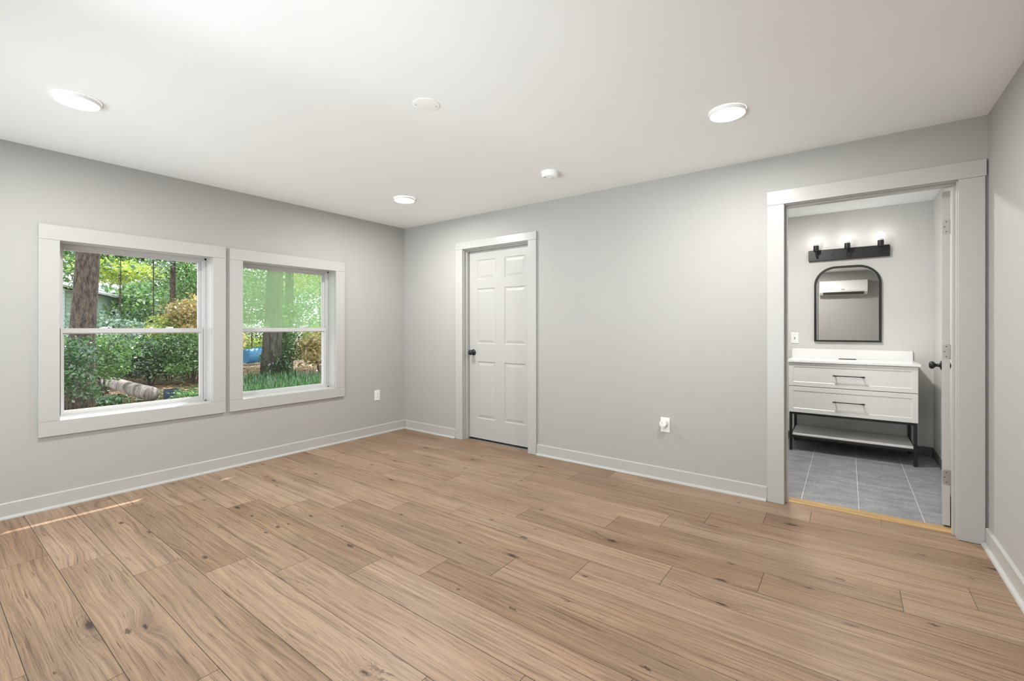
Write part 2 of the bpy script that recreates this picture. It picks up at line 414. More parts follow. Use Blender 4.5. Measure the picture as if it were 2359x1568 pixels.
# ---------------------------------------------------------------- floor: real planks with gaps
def build_floor():
    rnd = random.Random(4)
    w, y0, Lp = 0.2085, 0.467, 1.378
    offs = {-5: -2.9, -4: -3.5, -3: -2.75, -2: -2.317, -1: -3.43, 0: -3.18, 1: -2.815, 2: -2.557, 3: -2.285, 4: -1.976, 5: -1.685,
            6: -1.406, 7: -1.08, 8: -0.716, 9: -0.333, 10: 0.195, 11: 0.454, 12: -0.717, 13: -0.423, 14: -0.19, 15: 0.17}
    g = 0.0012
    V = []; F = []; UV = []; T = []
    for k in range(-5, 16):
        ya, yb = y0 + k*w, y0 + (k+1)*w
        ya, yb = max(ya, YR), min(yb, YB + 0.062)
        j = offs[k]
        while j > XL: j -= Lp
        js = []
        while j < XR + Lp: js.append(j); j += Lp
        for i in range(len(js)-1):
            xa, xb = max(js[i], XL), min(js[i+1], XR)
            if xb - xa < 0.01: continue
            b = len(V)
            V += [(xa+g, ya+g, 0), (xb-g, ya+g, 0), (xb-g, yb-g, 0), (xa+g, yb-g, 0)]
            F.append((b, b+1, b+2, b+3))
            # small sides of the gap
            V += [(xa+g, ya+g, -.004), (xb-g, ya+g, -.004), (xb-g, yb-g, -.004), (xa+g, yb-g, -.004)]
            ru, rv, fl = rnd.uniform(0, 40), rnd.uniform(0, 40), rnd.choice((-1, 1))
            uvq = [(ru + fl*(x-js[i]), rv + (y-ya)) for x, y, _ in V[b:b+4]]
            UV += uvq; t = rnd.random(); T.append(t)
            for q in range(4):
                F.append((b+q, b+4+q, b+4+(q+1) % 4, b+(q+1) % 4)); UV += [uvq[q]]*4; T.append(t)
    me = bpy.data.meshes.new('floor'); me.from_pydata(V, [], F)
    uvl = me.uv_layers.new(name='planks')
    uvl.data.foreach_set('uv', [c for p in UV for c in p])
    a = me.attributes.new('tone', 'FLOAT', 'FACE'); a.data.foreach_set('value', T)
    me.materials.append(M['floor'])
    o = bpy.data.objects.new('floor', me); C.objects.link(o)
    tag(o, 'wide light brown oak plank floor with dark knots', 'floor', kind=S)
    sub = MB().box(XL-.2, XR+.15, YR-.15, YB+.064, -0.10, -0.003)
    s = sub.build('subfloor', 'slot', o)
build_floor()
fb = MB().box(BX0, BX1+.1, YB2-0.07, BY1+.1, -0.1, -0.002).build('floor_bathroom', 'tile')
tag(fb, 'grey slate-look tile floor of the bathroom', 'floor', kind=S)
st = MB().prism([(0, -0.002), (0.11, -0.002), (0.108, 0.004), (0.09, 0.008), (0.02, 0.009), (0.002, 0.006)], ((-0.345, YB+0.06, 0), (0, 1, 0), (0, 0, 1), (1, 0, 0)), 0.851).build('trim_threshold', 'strip', bevel=0.001)
tag(st, 'yellowish wooden threshold strip between plank floor and bathroom tile', 'threshold', kind=S)

# ---------------------------------------------------------------- walls and ceilings
WIN = [(0.635, 1.56, 0.585, 1.81), (1.792, 2.70, 0.582, 1.808)]   # openings in the left wall: Y0,Y1,Z0,Z1
WT = 0.215                                                         # left wall thickness
mb = MB(); xo = XL-WT; ya, yz = YR-.15, YB2+.0
mb.box(xo, XL, ya, WIN[0][0], -0.5, H+.1).box(xo, XL, WIN[0][1], WIN[1][0], -0.5, H+.1).box(xo, XL, WIN[1][1], yz, -0.5, H+.1)
for a, b, z0, z1 in WIN: mb.box(xo, XL, a, b, -0.5, z0).box(xo, XL, a, b, z1, H+.1)
tag(mb.build('wall_left', 'wall'), 'pale warm grey wall with two white-trimmed windows', 'wall', kind=S)
# back wall with two doorways
D1 = (-3.345, -2.482, 2.060); D2 = (-0.352, 0.512, 2.066)
mb = MB()
mb.box(XL, D1[0], YB, YB2, -.1, H+.1).box(D1[1], D2[0], YB, YB2, -.1, H+.1).box(D2[1], XR+.1, YB, YB2, -.1, H+.1)
mb.box(D1[0], D1[1], YB, YB2, D1[2], H+.1).box(D2[0], D2[1], YB, YB2, D2[2], H+.1)
tag(mb.build('wall_back', 'wall'), 'pale warm grey wall with closet door and bathroom doorway', 'wall', kind=S)
tag(MB().box(XR, XR+.12, YR-.15, YB, -.1, H+.1).build('wall_right', 'wall'), 'pale grey wall at the right edge', 'wall', kind=S)
tag(MB().box(XL, -4.2, YR-.12, YR, -.1, H+.1).box(-0.66, XR, YR-.12, YR, -.1, H+.1).box(-4.2, -0.66, YR-.12, YR, 2.05, H+.1).box(-4.2, -0.66, YR-.12, YR, -.1, 0.02).build('wall_rear', 'wall'), 'pale grey rear wall seen only in the bathroom mirror', 'wall', kind=S)  # wide opening made up to let the added fill light in
tag(MB().box(XL-WT, XR+.12, YR-.15, YB2, H, H+.12).build('ceiling', 'ceil'), 'smooth off-white ceiling with flush round lights', 'ceiling', kind=S)
# closet behind the closed door
tag(MB().box(-3.6, -2.2, 4.3, 4.4, 0, H).box(-3.7, -3.6, YB2, 4.4, 0, H).box(-2.2, -2.1, YB2, 4.4, 0, H).box(-3.7, -2.1, YB+.065, 4.4, -.1, -.006).box(-3.7, -2.1, YB2, 4.4, H, H+.1).build('wall_closet', 'wall'),
    'dark closet interior behind the panelled door', 'wall', kind=S)
# bathroom shell
tag(MB().box(BX0-.1, BX1+.1, BY1, BY1+.1, -.1, H+.1).build('wall_bathroom_back', 'bathwall'), 'grey bathroom wall carrying mirror and light bar', 'wall', kind=S)
tag(MB().box(BX1, BX1+.1, YB2, BY1, -.1, H+.1).build('wall_bathroom_right', 'bathwall'), 'grey bathroom wall behind the open door', 'wall', kind=S)
tag(MB().box(BX0-.1, BX0, YB2, BY1, -.1, H+.1).build('wall_bathroom_left', 'bathwall'), 'grey bathroom side wall hidden left of doorway', 'wall', kind=S)
tag(MB().box(BX0-.1, BX1+.1, YB2, BY1+.1, H+.01, H+.12).build('ceiling_bathroom', 'ceil'), 'bright white bathroom ceiling', 'ceiling', kind=S)
tb = MB().box(BX0, BX1, BY1-.010, BY1, 0, .082); tag(tb.build('baseboard_bathroom_back', 'tilebase', bevel=.001), 'dark grey tile baseboard under the vanity', 'baseboard', kind=S)
tb = MB().box(BX1-.010, BX1, YB2, BY1-.010, 0, .082); tag(tb.build('baseboard_bathroom_right', 'tilebase', bevel=.001), 'dark grey tile baseboard behind the open door', 'baseboard', kind=S)

# baseboards with quarter-round shoe
qr = [(0, 0), (.017, 0), (.0165, .006), (.013, .012), (.007, .0165), (0, .018)]
def baseboard(name, O, A, D, L_, label, shoe_trim=(0, 0)):
    prof = [(0, 0), (.014, 0), (.014, .096), (.010, .102), (0, .102)]
    b = MB().prism(prof, (O, A, (0, 0, 1), D), L_).build(name, 'trim')
    tag(b, label, 'baseboard', kind=S)
    O2 = Vector(O) + Vector(A)*.014 + Vector(D)*shoe_trim[0]
    MB().prism(qr, (O2, A, (0, 0, 1), D), L_-shoe_trim[0]-shoe_trim[1]).build('shoe_molding', 'trim', b)
    return b
baseboard('baseboard_left', (XL, YR, 0), (1, 0, 0), (0, 1, 0), YB-YR, 'white baseboard below the two windows')
baseboard('baseboard_back', (XL+.031, YB, 0), (0, -1, 0), (1, 0, 0), -3.448-XL-.031, 'short white baseboard between the corner and closet door', (0, 0.006))
baseboard('baseboard_back', (-2.385, YB, 0), (0, -1, 0), (1, 0, 0), -0.452+2.385, 'long white baseboard between closet door and bathroom doorway', (0.003, 0.004))
baseboard('baseboard_right', (XR, YR, 0), (-1, 0, 0), (0, 1, 0), YB-YR-.024, 'white baseboard along the right wall')

# ---------------------------------------------------------------- windows
def window(name, y0, y1, z0, z1, oy0, oy1, oz0, oz1, label, hazy):
    r = empty(name, (XL, (y0+y1)/2, z0), label, 'window', kind=S)
    cx = XL+.0005; cw = cx+.019
    MB().box(cx, cw, oy0, oy1, z1-.002, oz1).build('casing_board', 'trim', r, bevel=.0015)
    MB().box(cx, cw, oy0, oy1, oz0, z0+.002).build('casing_board', 'trim', r, bevel=.0015)
    MB().box(cx, cw, oy0, y0+.002, z0+.0028, z1-.0028).build('casing_board', 'trim', r, bevel=.0015)
    MB().box(cx, cw, y1-.002, oy1, z0+.0028, z1-.0028).build('casing_board', 'trim', r, bevel=.0015)
    # white reveal lining the opening
    xi = XL-.118; t = .012
    MB().box(xi, XL, y0-.006, y0+t*.3, z0, z1).box(xi, XL, y1-t*.3, y1+.006, z0, z1).box(xi, XL, y0, y1, z1-t*.3, z1+.006).box(xi, XL, y0, y1, z0-.006, z0+t*.3).build('reveal', 'trim', r)
    # vinyl main frame
    xf = XL-.118; xb = XL-WT-.01; fw = .018
    f = MB()
    f.box(xb, xf, y0, y0+fw, z0, z1).box(xb, xf, y1-fw, y1, z0, z1).box(xb, xf, y0, y1, z1-fw, z1).box(xb, xf, y0, y1, z0, z0+.012)
    f.box(xb, xf-.012, y0, y0+fw+.010, z0, z1).box(xb, xf-.012, y1-fw-.005, y1, z0, z1).box(xb, xf-.018, y0, y1, z1-fw-.008, z1)
    f.build('window_frame', 'vinyl', r, bevel=.001)
    # lower sash (inner) and upper sash (outer)
    zm = 1.193
    def sash(nm, xa, xc, za, zb, sw, top, bot, rail_mat, gm):
        ya, yb = y0+fw+.001, y1-fw-.001
        s = MB()
        s.box(xa, xc, ya, ya+sw, za, zb).box(xa, xc, yb-sw, yb, za, zb).box(xa, xc, ya+sw, yb-sw, zb-top, zb).box(xa, xc, ya+sw, yb-sw, za, za+bot)
        # glazing bead
        q = .007; xm = xc+.30*(xa-xc)
        s.box(xa, xm, ya+sw-.001, ya+sw+q, za+bot, zb-top).box(xa, xm, yb-sw-q, yb-sw+.001, za+bot, zb-top).box(xa, xm, ya+sw+q, yb-sw-q, zb-top-q, zb-top+.001).box(xa, xm, ya+sw+q, yb-sw-q, za+bot-.001, za+bot+q)
        so = s.build(nm, rail_mat, r, bevel=.001)
        MB().box((xa+xc)/2-.002, (xa+xc)/2+.002, ya+sw+q-.003, yb-sw-q+.003, za+bot+q-.003, zb-top-q+.003).build('glass_pane', gm, so)
        return so
    lo = sash('lower_sash', XL-.162, XL-.130, z0+.012, zm+.018, .020, .034, .024, 'vinyl', 'glass')
    up = sash('upper_sash', XL-.197, XL-.165, zm-.018, z1-fw, .020, .016, .028, 'vinyl', 'hazy' if hazy else 'glass')
    for t in (.28, .72):
        yy = y0 + (y1-y0)*t
        MB().box(XL-.158, XL-.134, yy-.022, yy+.022, zm+.0175, zm+.023).box(XL-.152, XL-.140, yy-.008, yy+.026, zm+.023, zm+.029).build('sash_lock', 'plastic' if not hazy else 'nickel', r, bevel=.001)
    return r
window('window_1', *WIN[0], 0.535, 1.656, 0.487, 1.908, 'larger left window with clear panes looking onto a big tree trunk', False)
window('window_2', *WIN[1], 1.688, 2.800, 0.486, 1.904, 'window nearer the corner with a hazy upper pane', True)
# roof overhang outside
tag(MB().box(XL-WT-.426, XL-WT, YR-.5, YB2+.5, 2.42, 2.52).box(XL-WT-.452, XL-WT-.426, YR-.5, YB2+.5, 2.36, 2.54).build('trim_eave', 'trim'), 'white roof overhang above the windows outside', 'eave', kind=S)

# ---------------------------------------------------------------- doors
def casing_set(root, x0, x1, zt, ox0, ox1, ozt, hx0, hx1, y=YB, s=-1):
    a, b = y+s*.0005, y+s*.0195
    MB().box(ox0, x0+.003, a, b, 0.001, zt-.001).build('casing_board', 'trim', root, bevel=.0015)
    MB().box(x1-.003, ox1, a, b, 0.001, zt-.001).build('casing_board', 'trim', root, bevel=.0015)
    MB().box(hx0, hx1, a, b-.0+s*.001, zt, ozt).build('casing_board', 'trim', root, bevel=.0015)

def jamb(root, x0, x1, zt, ystop):
    j = MB()
    j.box(x0-.012, x0+.006, YB, YB2+.012, 0.001, zt+.004).box(x1-.006, x1+.012, YB, YB2+.012, 0.001, zt+.004).box(x0, x1, YB, YB2+.012, zt-.008, zt+.006)
    j.box(x0+.006, x0+.018, ystop, ystop+.034, 0.001, zt-.02).box(x1-.018, x1-.006, ystop, ystop+.034, 0.001, zt-.02).box(x0+.006, x1-.006, ystop, ystop+.034, zt-.02, zt-.008)
    return j.build('jamb', 'trim', root, bevel=.001)

def slab(W_, Hh, T=.035):
    """six panel door in local coords: x 0..W, z 0..H, front face at y=0 (facing -y), back at y=T"""
    mb = MB()
    xs = [0, .118, .118+.258, W_-.118-.250, W_-.118, W_]
    xs = [0, .112, .365, .485, W_-.085, W_]
    if W_ < .8: xs = [0, .105, .33, .43, W_-.105, W_]
    zs = [0, .215, .828, 1.018, 1.612, 1.712, 1.922, Hh]
    for yf, n in ((0, -1), (T, 1)):
        for i in range(5):
            for k in range(7):
                xa, xb, za, zb = xs[i], xs[i+1], zs[k], zs[k+1]
                if i in (1, 3) and k in (1, 3, 5):
                    mb.rings((xa, yf, za), (1, 0, 0), (0, 0, 1), (0, n, 0), xb-xa, zb-za, [(0, 0), (.009, -.007), (.017, -.007), (.040, -.0015)])
                else:
                    mb.add([(xa, yf, za), (xb, yf, za), (xb, yf, zb), (xa, yf, zb)], [(0, 1, 2, 3)])
    mb.add([(0,0,0),(0,T,0),(0,T,Hh),(0,0,Hh),(W_,0,0),(W_,T,0),(W_,T,Hh),(W_,0,Hh)], [(0,1,2,3),(4,7,6,5),(0,4,5,1),(3,2,6,7)])
    return mb

def knob(parent, face, nrm, M_=None):
    """rose, neck and ball knob standing off a door face"""
    k = MB().lathe([(0, 0), (.032, 0), (.033, .004), (.029, .008), (.014, .011), (.0115, .018), (.0115, .030), (.016, .036), (.025, .042), (.0285, .051), (.027, .060), (.019, .067), (.008, .070), (0, .070)], face, nrm, 36)
    return k.build('door_knob', 'black', parent, smooth=True)

d1 = empty('door_1', (D1[0], YB, 0), 'closed white six-panel closet door with round black knob', 'door', kind=S)
casing_set(d1, -3.347, -2.480, 2.060, -3.442, -2.388, 2.138, -3.444, -2.386)
jamb(d1, D1[0], D1[1], D1[2], YB+.042)
sl = slab(0.838, 2.018)
sl.v = [(x-3.332, y+YB+.082, z+.022) for x, y, z in sl.v]
s1 = sl.build('door_slab', 'door', d1)
knob(s1, (-3.268, YB+.082, 0.945), (0, -1, 0))

d3 = empty('door_added', (-4.2, YR, 0), 'white framed glazed door added in the unseen rear wall for fill light', 'door', kind=S)  # made-up glazed opening that admits the fill light
for xa, xb in ((-4.198, -2.47), (-2.39, -0.662)):
    MB().box(xa, xa+.05, YR-.09, YR-.05, .021, 2.048).box(xb-.05, xb, YR-.09, YR-.05, .021, 2.048).box(xa+.05, xb-.05, YR-.09, YR-.05, .021, .09).box(xa+.05, xb-.05, YR-.09, YR-.05, 1.99, 2.048).build('door_frame', 'vinyl', d3)
    MB().box(xa+.048, xb-.048, YR-.072, YR-.068, .088, 1.992).build('glass_pane', 'glass', d3)
MB().box(-2.472, -2.388, YR-.10, YR-.04, .021, 2.048).build('mullion', 'vinyl', d3)

d2 = empty('door_2', (D2[0], YB, 0), 'white bathroom doorway with its panelled door swung open inside', 'door', kind=S)
casing_set(d2, -0.352, 0.514, 2.066, -0.450, 0.620, 2.161, -0.452, 0.625)
jamb(d2, D2[0], D2[1], D2[2]+.004, YB+.045)
# open slab: hinge edge at the right jamb, swung a little past square
HX, HY, ANG = 0.4985, YB2+.018, math.radians(90-6.9)
sl = slab(0.76, 2.024)
ca, sa = math.cos(ANG), math.sin(ANG)
def swing(p):
    x, y, z = p
    # local x runs away from the hinge, local y (thickness) towards -X of the room
    return (HX + x*ca - y*sa, HY + x*sa + y*ca, z + .018)
sl.v = [swing(p) for p in sl.v]
s2 = sl.build('door_slab', 'door', d2)
nl = Vector((-sa, ca, 0))
kb = Vector(swing((.70, .035, .925))); knob(s2, kb, nl)
kb = Vector(swing((.70, 0, .925))); knob(s2, kb, -nl)
for zc in (1.828, 1.071, 0.309):
    h = MB()
    # leaf let into the slab's hinge edge (local x = 0 face), rounded corners on the inner side
    pts = []
    hw, hh, r_ = .033, .0445, .012
    prof = [(0, -hh), (hw-r_, -hh)] + [(hw-r_+r_*math.sin(t*PI/8), -hh+r_-r_*math.cos(t*PI/8)) for t in range(1, 5)] + [(hw-r_+r_*math.cos(t*PI/8), hh-r_+r_*math.sin(t*PI/8)) for t in range(0, 4)] + [(hw-r_, hh), (0, hh)]
    e = Vector((ca, sa, 0))
    h.prism([(a, b) for a, b in prof], (Vector((HX, HY, zc)) - e*.0015, nl, (0, 0, 1), e), .003)
    # barrel and second leaf on the jamb
    bx = Vector((HX+.004, HY-.0065, zc-hh))
    for q in range(5):
        h.lathe([(0, 0), (.0056, 0), (.0056, .0168), (0, .0168)], bx + Vector((0, 0, q*.0178)), (0, 0, 1), 14)
    h.box(D2[1]-.0085, D2[1]-.0058, HY-.045, HY-.006, zc-hh, zc+hh)
    ho = h.build('hinge', 'nickel', d2)
    for a, b in ((.016, .030), (.024, 0), (.016, -.030)):
        p = Vector((HX, HY, zc)) + nl*a + Vector((0, 0, b)) - e*.0012
        MB().lathe([(0, 0), (.0036, 0), (.0036, .0008), (0, .0010)], p, -e, 12).build('screw', 'slot', ho)

# ---------------------------------------------------------------- ceiling fittings
def ceiling_light(x, y, label, mat='lamp', H=H, group='slim round lights on the bedroom ceiling'):
    r = empty('ceiling_light', (x, y, H), label, 'ceiling light', group)
    prof = [(.094, 0), (.0945, -.010), (.0935, -.016), (.090, -.0195), (.0875, -.0195), (.087, -.016)]
    MB().lathe(prof, (x, y, H-.0002), (0, 0, 1), 64).build('trim_ring', 'fitting', r, smooth=True)
    MB().lathe([(0, -.0212), (.05, -.0208), (.080, -.0196), (.0872, -.0180)], (x, y, H), (0, 0, 1), 64).build('diffuser', mat, r, smooth=True)
    return r
ceiling_light(-3.235, 0.545, 'bright slim round light at upper left, nearest the left window')
ceiling_light(-3.30, 2.775, 'small-looking round light near the far corner of the ceiling')
ceiling_light(-0.532, 2.715, 'bright slim round light on the right, above the bathroom doorway side')
ceiling_light(-0.532, 0.50, 'round light overhead behind the viewpoint')
ceiling_light(-0.50, 4.55, 'round light on the bathroom ceiling out of sight', 'bath_lamp', H+.01, None)

cp = empty('cover_plate', (-1.811, 1.671, H), 'blank round white cover plate in the middle of the ceiling', 'cover plate')
MB().lathe([(0, -.004), (.062, -.004), (.071, -.0025), (.0725, 0)], (-1.811, 1.671, H), (0, 0, 1), 48).build('plate', 'fitting', cp, smooth='auto')
for dx, dy in ((-.046, .010), (.046, -.004)):
    # screws sit on the line facing the room corner
    MB().lathe([(0, -.0056), (.0035, -.0052), (.004, -.0038)], (-1.811+dx*.62-dy, 1.671+dx*.86, H), (0, 0, 1), 12).build('screw', 'grey_plastic', cp)

sd = empty('smoke_detector', (-1.836, 2.965, H), 'round white smoke detector on ceiling before the back wall', 'smoke detector')
MB().lathe([(0, 0), (.0685, 0), (.069, -.004), (.0675, -.010), (.0, -.010)], (-1.836, 2.965, H-.0003), (0, 0, 1), 48).build('mounting_base', 'fitting', sd, smooth='auto')
MB().lathe([(.062, -.010), (.0635, -.016), (.0615, -.034), (.056, -.041), (.046, -.0435), (0, -.0440)], (-1.836, 2.965, H), (0, 0, 1), 48).build('cover', 'fitting', sd, smooth='auto')
MB().lathe([(0, -.0455), (.006, -.045), (.0065, -.0435)], (-1.818, 2.975, H), (0, 0, 1), 14).build('test_button', 'grey_plastic', sd)
MB().box(-1.872, -1.850, 2.925, 2.929, H-.0448, H-.0435).box(-1.872, -1.850, 2.934, 2.938, H-.0448, H-.0435).build('vent_slot', 'grey_plastic', sd)

# ---------------------------------------------------------------- outlets and switch
def outlet(O, A, N_, label, second_only=False):
    """duplex outlet; A = in-plane horizontal, N_ = out of the wall"""
    O, A, N_ = Vector(O), Vector(A), Vector(N_); Z = Vector((0, 0, 1))
    r = empty('wall_outlet', O, label, 'outlet', None)
    def slab_(w, h, t0, t1, c=(0, 0), rr=.0):
        m = MB(); cc = O + A*c[0] + Z*c[1]
        m.prism([(-w/2, -h/2), (w/2, -h/2), (w/2, h/2), (-w/2, h/2)], (cc + N_*t0, A, Z, N_), t1-t0); return m
    slab_(.072, .116, .0003, .005).build('plate', 'plastic', r, bevel=.002)
    slab_(.034, .066, .005, .0062).build('device_face', 'plastic', r, bevel=.0008)
    for s in (-1, 1):
        q = slab_(.026, .026, .0062, .0072, (0, s*.019)).build('socket', 'plastic', r, bevel=.0004)
        m = MB()
        for a, b, w, h in ((-.0055, .003, .0018, .009), (.0055, .003, .0018, .007), (0, -.008, .0045, .0045)):
            mm = slab_(w, h, .0072, .0076, (a, s*.019+b)); m.add(mm.v, mm.f)
        m.build('slot', 'slot', q)
    return r
outlet((XL, 3.2245, 0.443), (0, -1, 0), (1, 0, 0), 'white double outlet on the left wall beside the window')
outlet((-1.166, YB, 0.442), (1, 0, 0), (0, -1, 0), 'white outlet on back wall with a round device plugged in')
pd = empty('plug_in_device', (-1.171, YB-.0076, 0.452), 'round white plug-in device on the back wall outlet', 'plug-in device')
MB().lathe([(0, .0005), (.024, .0005), (.0245, .012), (0, .012)], (-1.166, YB-.0076, 0.450), (0, -1, 0), 32).build('plug_base', 'plastic', pd, smooth='auto')
MB().lathe([(.0, .012), (.029, .012), (.030, .018), (.0285, .036), (.025, .041), (.018, .042), (0, .0425)], (-1.171, YB-.0076, 0.455), (0, -1, 0), 40).build('device_body', 'plastic', pd, smooth='auto')
MB().lathe([(0, 0), (.0028, 0), (.0028, .0008), (0, .0012)], (-1.176, YB-.0505, 0.467), (0, -1, 0), 12).build('indicator', 'grey_plastic', pd)

sw = empty('light_switch', (-0.461, BY1, 1.102), 'small white light switch left of the bathroom mirror', 'switch')
MB().box(-.497, -.425, BY1-.0055, BY1-.0003, 1.044, 1.160).build('plate', 'plastic', sw, bevel=.002)
MB().box(-.466, -.456, BY1-.013, BY1-.0055, 1.092, 1.112).build('toggle', 'grey_plastic', sw, bevel=.001)

# ---------------------------------------------------------------- bathroom: light bar, mirror, vanity
lb = empty('vanity_light', (0, BY1, 1.98), 'black three-bulb light bar above the arched mirror', 'wall light')
def rprof(x0, x1, z0, z1, r_, n=5):
    p = []
    for cx, cz, a0 in ((x1-r_, z0+r_, -90), (x1-r_, z1-r_, 0), (x0+r_, z1-r_, 90), (x0+r_, z0+r_, 180)):
        for i in range(n+1):
            t = math.radians(a0 + 90*i/n); p.append((cx+r_*math.cos(t), cz+r_*math.sin(t)))
    return p
MB().prism(rprof(-.334, .336, 1.918, 2.032, .008), ((0, BY1-.0005, 0), (1, 0, 0), (0, 0, 1), (0, -1, 0)), .035).build('back_bar', 'black', lb, bevel=.003)
for xx in (-.262, .0, .262):
    y0_ = BY1-.036; yb_ = BY1-.105
    MB().tube([(xx, y0_+.004, 1.962), (xx, y0_-.030, 1.958), (xx, yb_+.012, 1.962), (xx, yb_+.003, 1.972), (xx, yb_, 1.990), (xx, yb_, 2.016)], .0055, 12).build('arm', 'black', lb, smooth=True)
    MB().lathe([(0, 0), (.013, 0), (.024, .006), (.025, .012), (.025, .062), (.022, .063), (.0215, .052), (0, .052)], (xx, yb_, 2.006), (0, 0, 1), 32).build('lamp_socket', 'black', lb, smooth='auto')
    q = MB().lathe([(.0175, 0), (.019, .008), (.022, .020), (.024, .026)], (xx, yb_, 2.060), (0, 0, 1), 32).build('bulb_collar', 'plastic', lb, smooth=True)
    MB().lathe([(.024, .026), (.0285, .036), (.0325, .050), (.0325, .062), (.029, .075), (.020, .086), (.010, .091), (0, .092)], (xx, yb_, 2.060), (0, 0, 1), 32).build('bulb', 'bulb', lb, smooth=True)
for xx in (-.126, .126):
    MB().lathe([(0, 0), (.009, 0), (.009, .003), (.005, .006), (0, .007)], (xx, BY1-.0355, 1.972), (0, -1, 0), 18).build('mounting_nut', 'black', lb)

mr_ = empty('arched_mirror', (-.004, BY1, 1.07), 'arched wall mirror with thin black frame above the vanity', 'mirror')
def arch(x0, x1, z0, z1, r_, n=14):
    p = [(x0, z0), (x1, z0)]
    for cx, a0 in ((x1-r_, 0), (x0+r_, 90)):
        for i in range(n+1):
            t = math.radians(a0 + 90*i/n); p.append((cx+r_*math.cos(t), z1-r_+r_*math.sin(t)))
    return p
# real arch: flat-topped with broad shoulder curves
outer = arch(-.284, .273, 1.067, 1.852, .192); inner = arch(-.262, .251, 1.085, 1.831, .171)
n = len(outer); v = []; f = []
yf, yb_ = BY1-.027, BY1-.001
for y_, pr in ((yf, outer), (yf, inner), (yb_, outer), (yb_, inner)):
    v += [(a, y_, b) for a, b in pr]
for i in range(n):
    j = (i+1) % n
    f += [(i, j, n+j, n+i), (i, 2*n+i, 2*n+j, j), (n+i, n+j, 3*n+j, 3*n+i), (2*n+i, 3*n+i, 3*n+j, 2*n+j)]
MB().add(v, f).build('mirror_frame', 'black', mr_, bevel=.002)
mi = arch(-.264, .253, 1.083, 1.833, .173)
MB().prism(mi, ((0, BY1-.011, 0), (1, 0, 0), (0, 0, 1), (0, 1, 0)), .004).build('mirror_glass', 'mirror', mr_, fix=True)

VX0, VX1, VY0, VY1 = -.470, .496, 5.262, 5.790
van = empty('vanity_cabinet', (.013, 5.53, 0), 'white two-drawer bathroom vanity on black metal legs with open shelf', 'vanity')
MB().box(VX0+.001, VX1-.001, VY0+.021, VY1, .379, .872).build('cabinet_body', 'vanity', van, bevel=.001)
for z0, z1 in ((.640, .871), (.380, .634)):
    m = MB()
    w_, h_ = VX1-VX0, z1-z0
    m.box(VX0, VX1, VY0+.004, VY0+.020, z0, z1)
    m.rings((VX0, VY0+.004, z0), (1, 0, 0), (0, 0, 1), (0, -1, 0), w_, h_, [(0, 0), (.0015, .0035), (.004, .004), (.040, .004), (.045, 0.0), (.052, -.001), (.056, -.001)])
    # remove nothing behind: ring surface stands proud of the board
    dr = m.build('drawer', 'vanity', van, fix=False)
    zc = z0 + h_*.5 + .004
    hd = MB()
    xa, xb, yh = -.112, .130, VY0-.030
    hd.tube([(xa, yh, zc), (xa+.012, yh, zc), (xa+.040, yh, zc), (xb-.040, yh, zc), (xb-.012, yh, zc), (xb, yh, zc)], [.0058, .0072, .0046, .0046, .0072, .0058], 10)
    for xx in (xa+.018, xb-.018): hd.tube([(xx, yh, zc), (xx, VY0+.004, zc)], [.0045, .005], 8)
    hd.build('drawer_handle', 'black', dr, smooth='auto')
LW = .024
for xx in (VX0+.006, VX1-.006-LW):
    for yy in (VY0+.006, VY1-.03):
        MB().box(xx, xx+LW, yy, yy+LW, 0.0, .379).build('leg', 'black', van, bevel=.0015)
fr = MB()
for yy in (VY0+.008, VY1-.028):
    fr.box(VX0+.03, VX1-.03, yy, yy+.018, .358, .378)
    fr.box(VX0+.03, VX1-.03, yy, yy+.018, .128, .150)
for xx in (VX0+.008, VX1-.028): fr.box(xx, xx+.018, VY0+.03, VY1-.03, .128, .150).box(xx, xx+.018, VY0+.03, VY1-.03, .358, .378)
fr.build('rail', 'black', van, bevel=.001)
MB().box(VX0+.026, VX1-.026, VY0+.024, VY1-.022, .150, .162).build('shelf', 'vanity', van, bevel=.001)

ct = empty('vanity_countertop', (.013, 5.53, .873), 'white stone countertop with low backsplash on the vanity', 'countertop')
cz0, cz1 = .8745, .893; cx0, cx1, cy0, cy1 = -.486, .512, 5.246, BY1-.001
bx0, bx1, by0, by1 = -.215, .235, 5.325, 5.625
m = MB()
m.box(cx0, cx1, cy0, by0, cz0, cz1).box(cx0, cx1, by1, cy1, cz0, cz1).box(cx0, bx0, by0, by1, cz0, cz1).box(bx1, cx1, by0, by1, cz0, cz1)
m.build('counter_slab', 'quartz', ct)
MB().box(-.486, .506, BY1-.019, BY1-.0008, cz1, .987).build('backsplash', 'quartz', ct, bevel=.0015)
m = MB().rings((bx0-.004, by0-.004, cz1-.001), (1, 0, 0), (0, 1, 0), (0, 0, 1), bx1-bx0+.008, by1-by0+.008, [(0, 0), (.004, 0), (.010, -.02), (.03, -.11), (.06, -.125)])
m.build('sink_basin', 'quartz', ct, fix=False)
fp = MB().prism(rprof(-.072, .072, 5.650, 5.700, .022), ((0, 0, cz1+.0003), (1, 0, 0), (0, 1, 0), (0, 0, 1)), .007).build('faucet_plate', 'black', bevel=.002)
tag(fp, 'flat black faucet base plate on the white countertop', 'faucet')

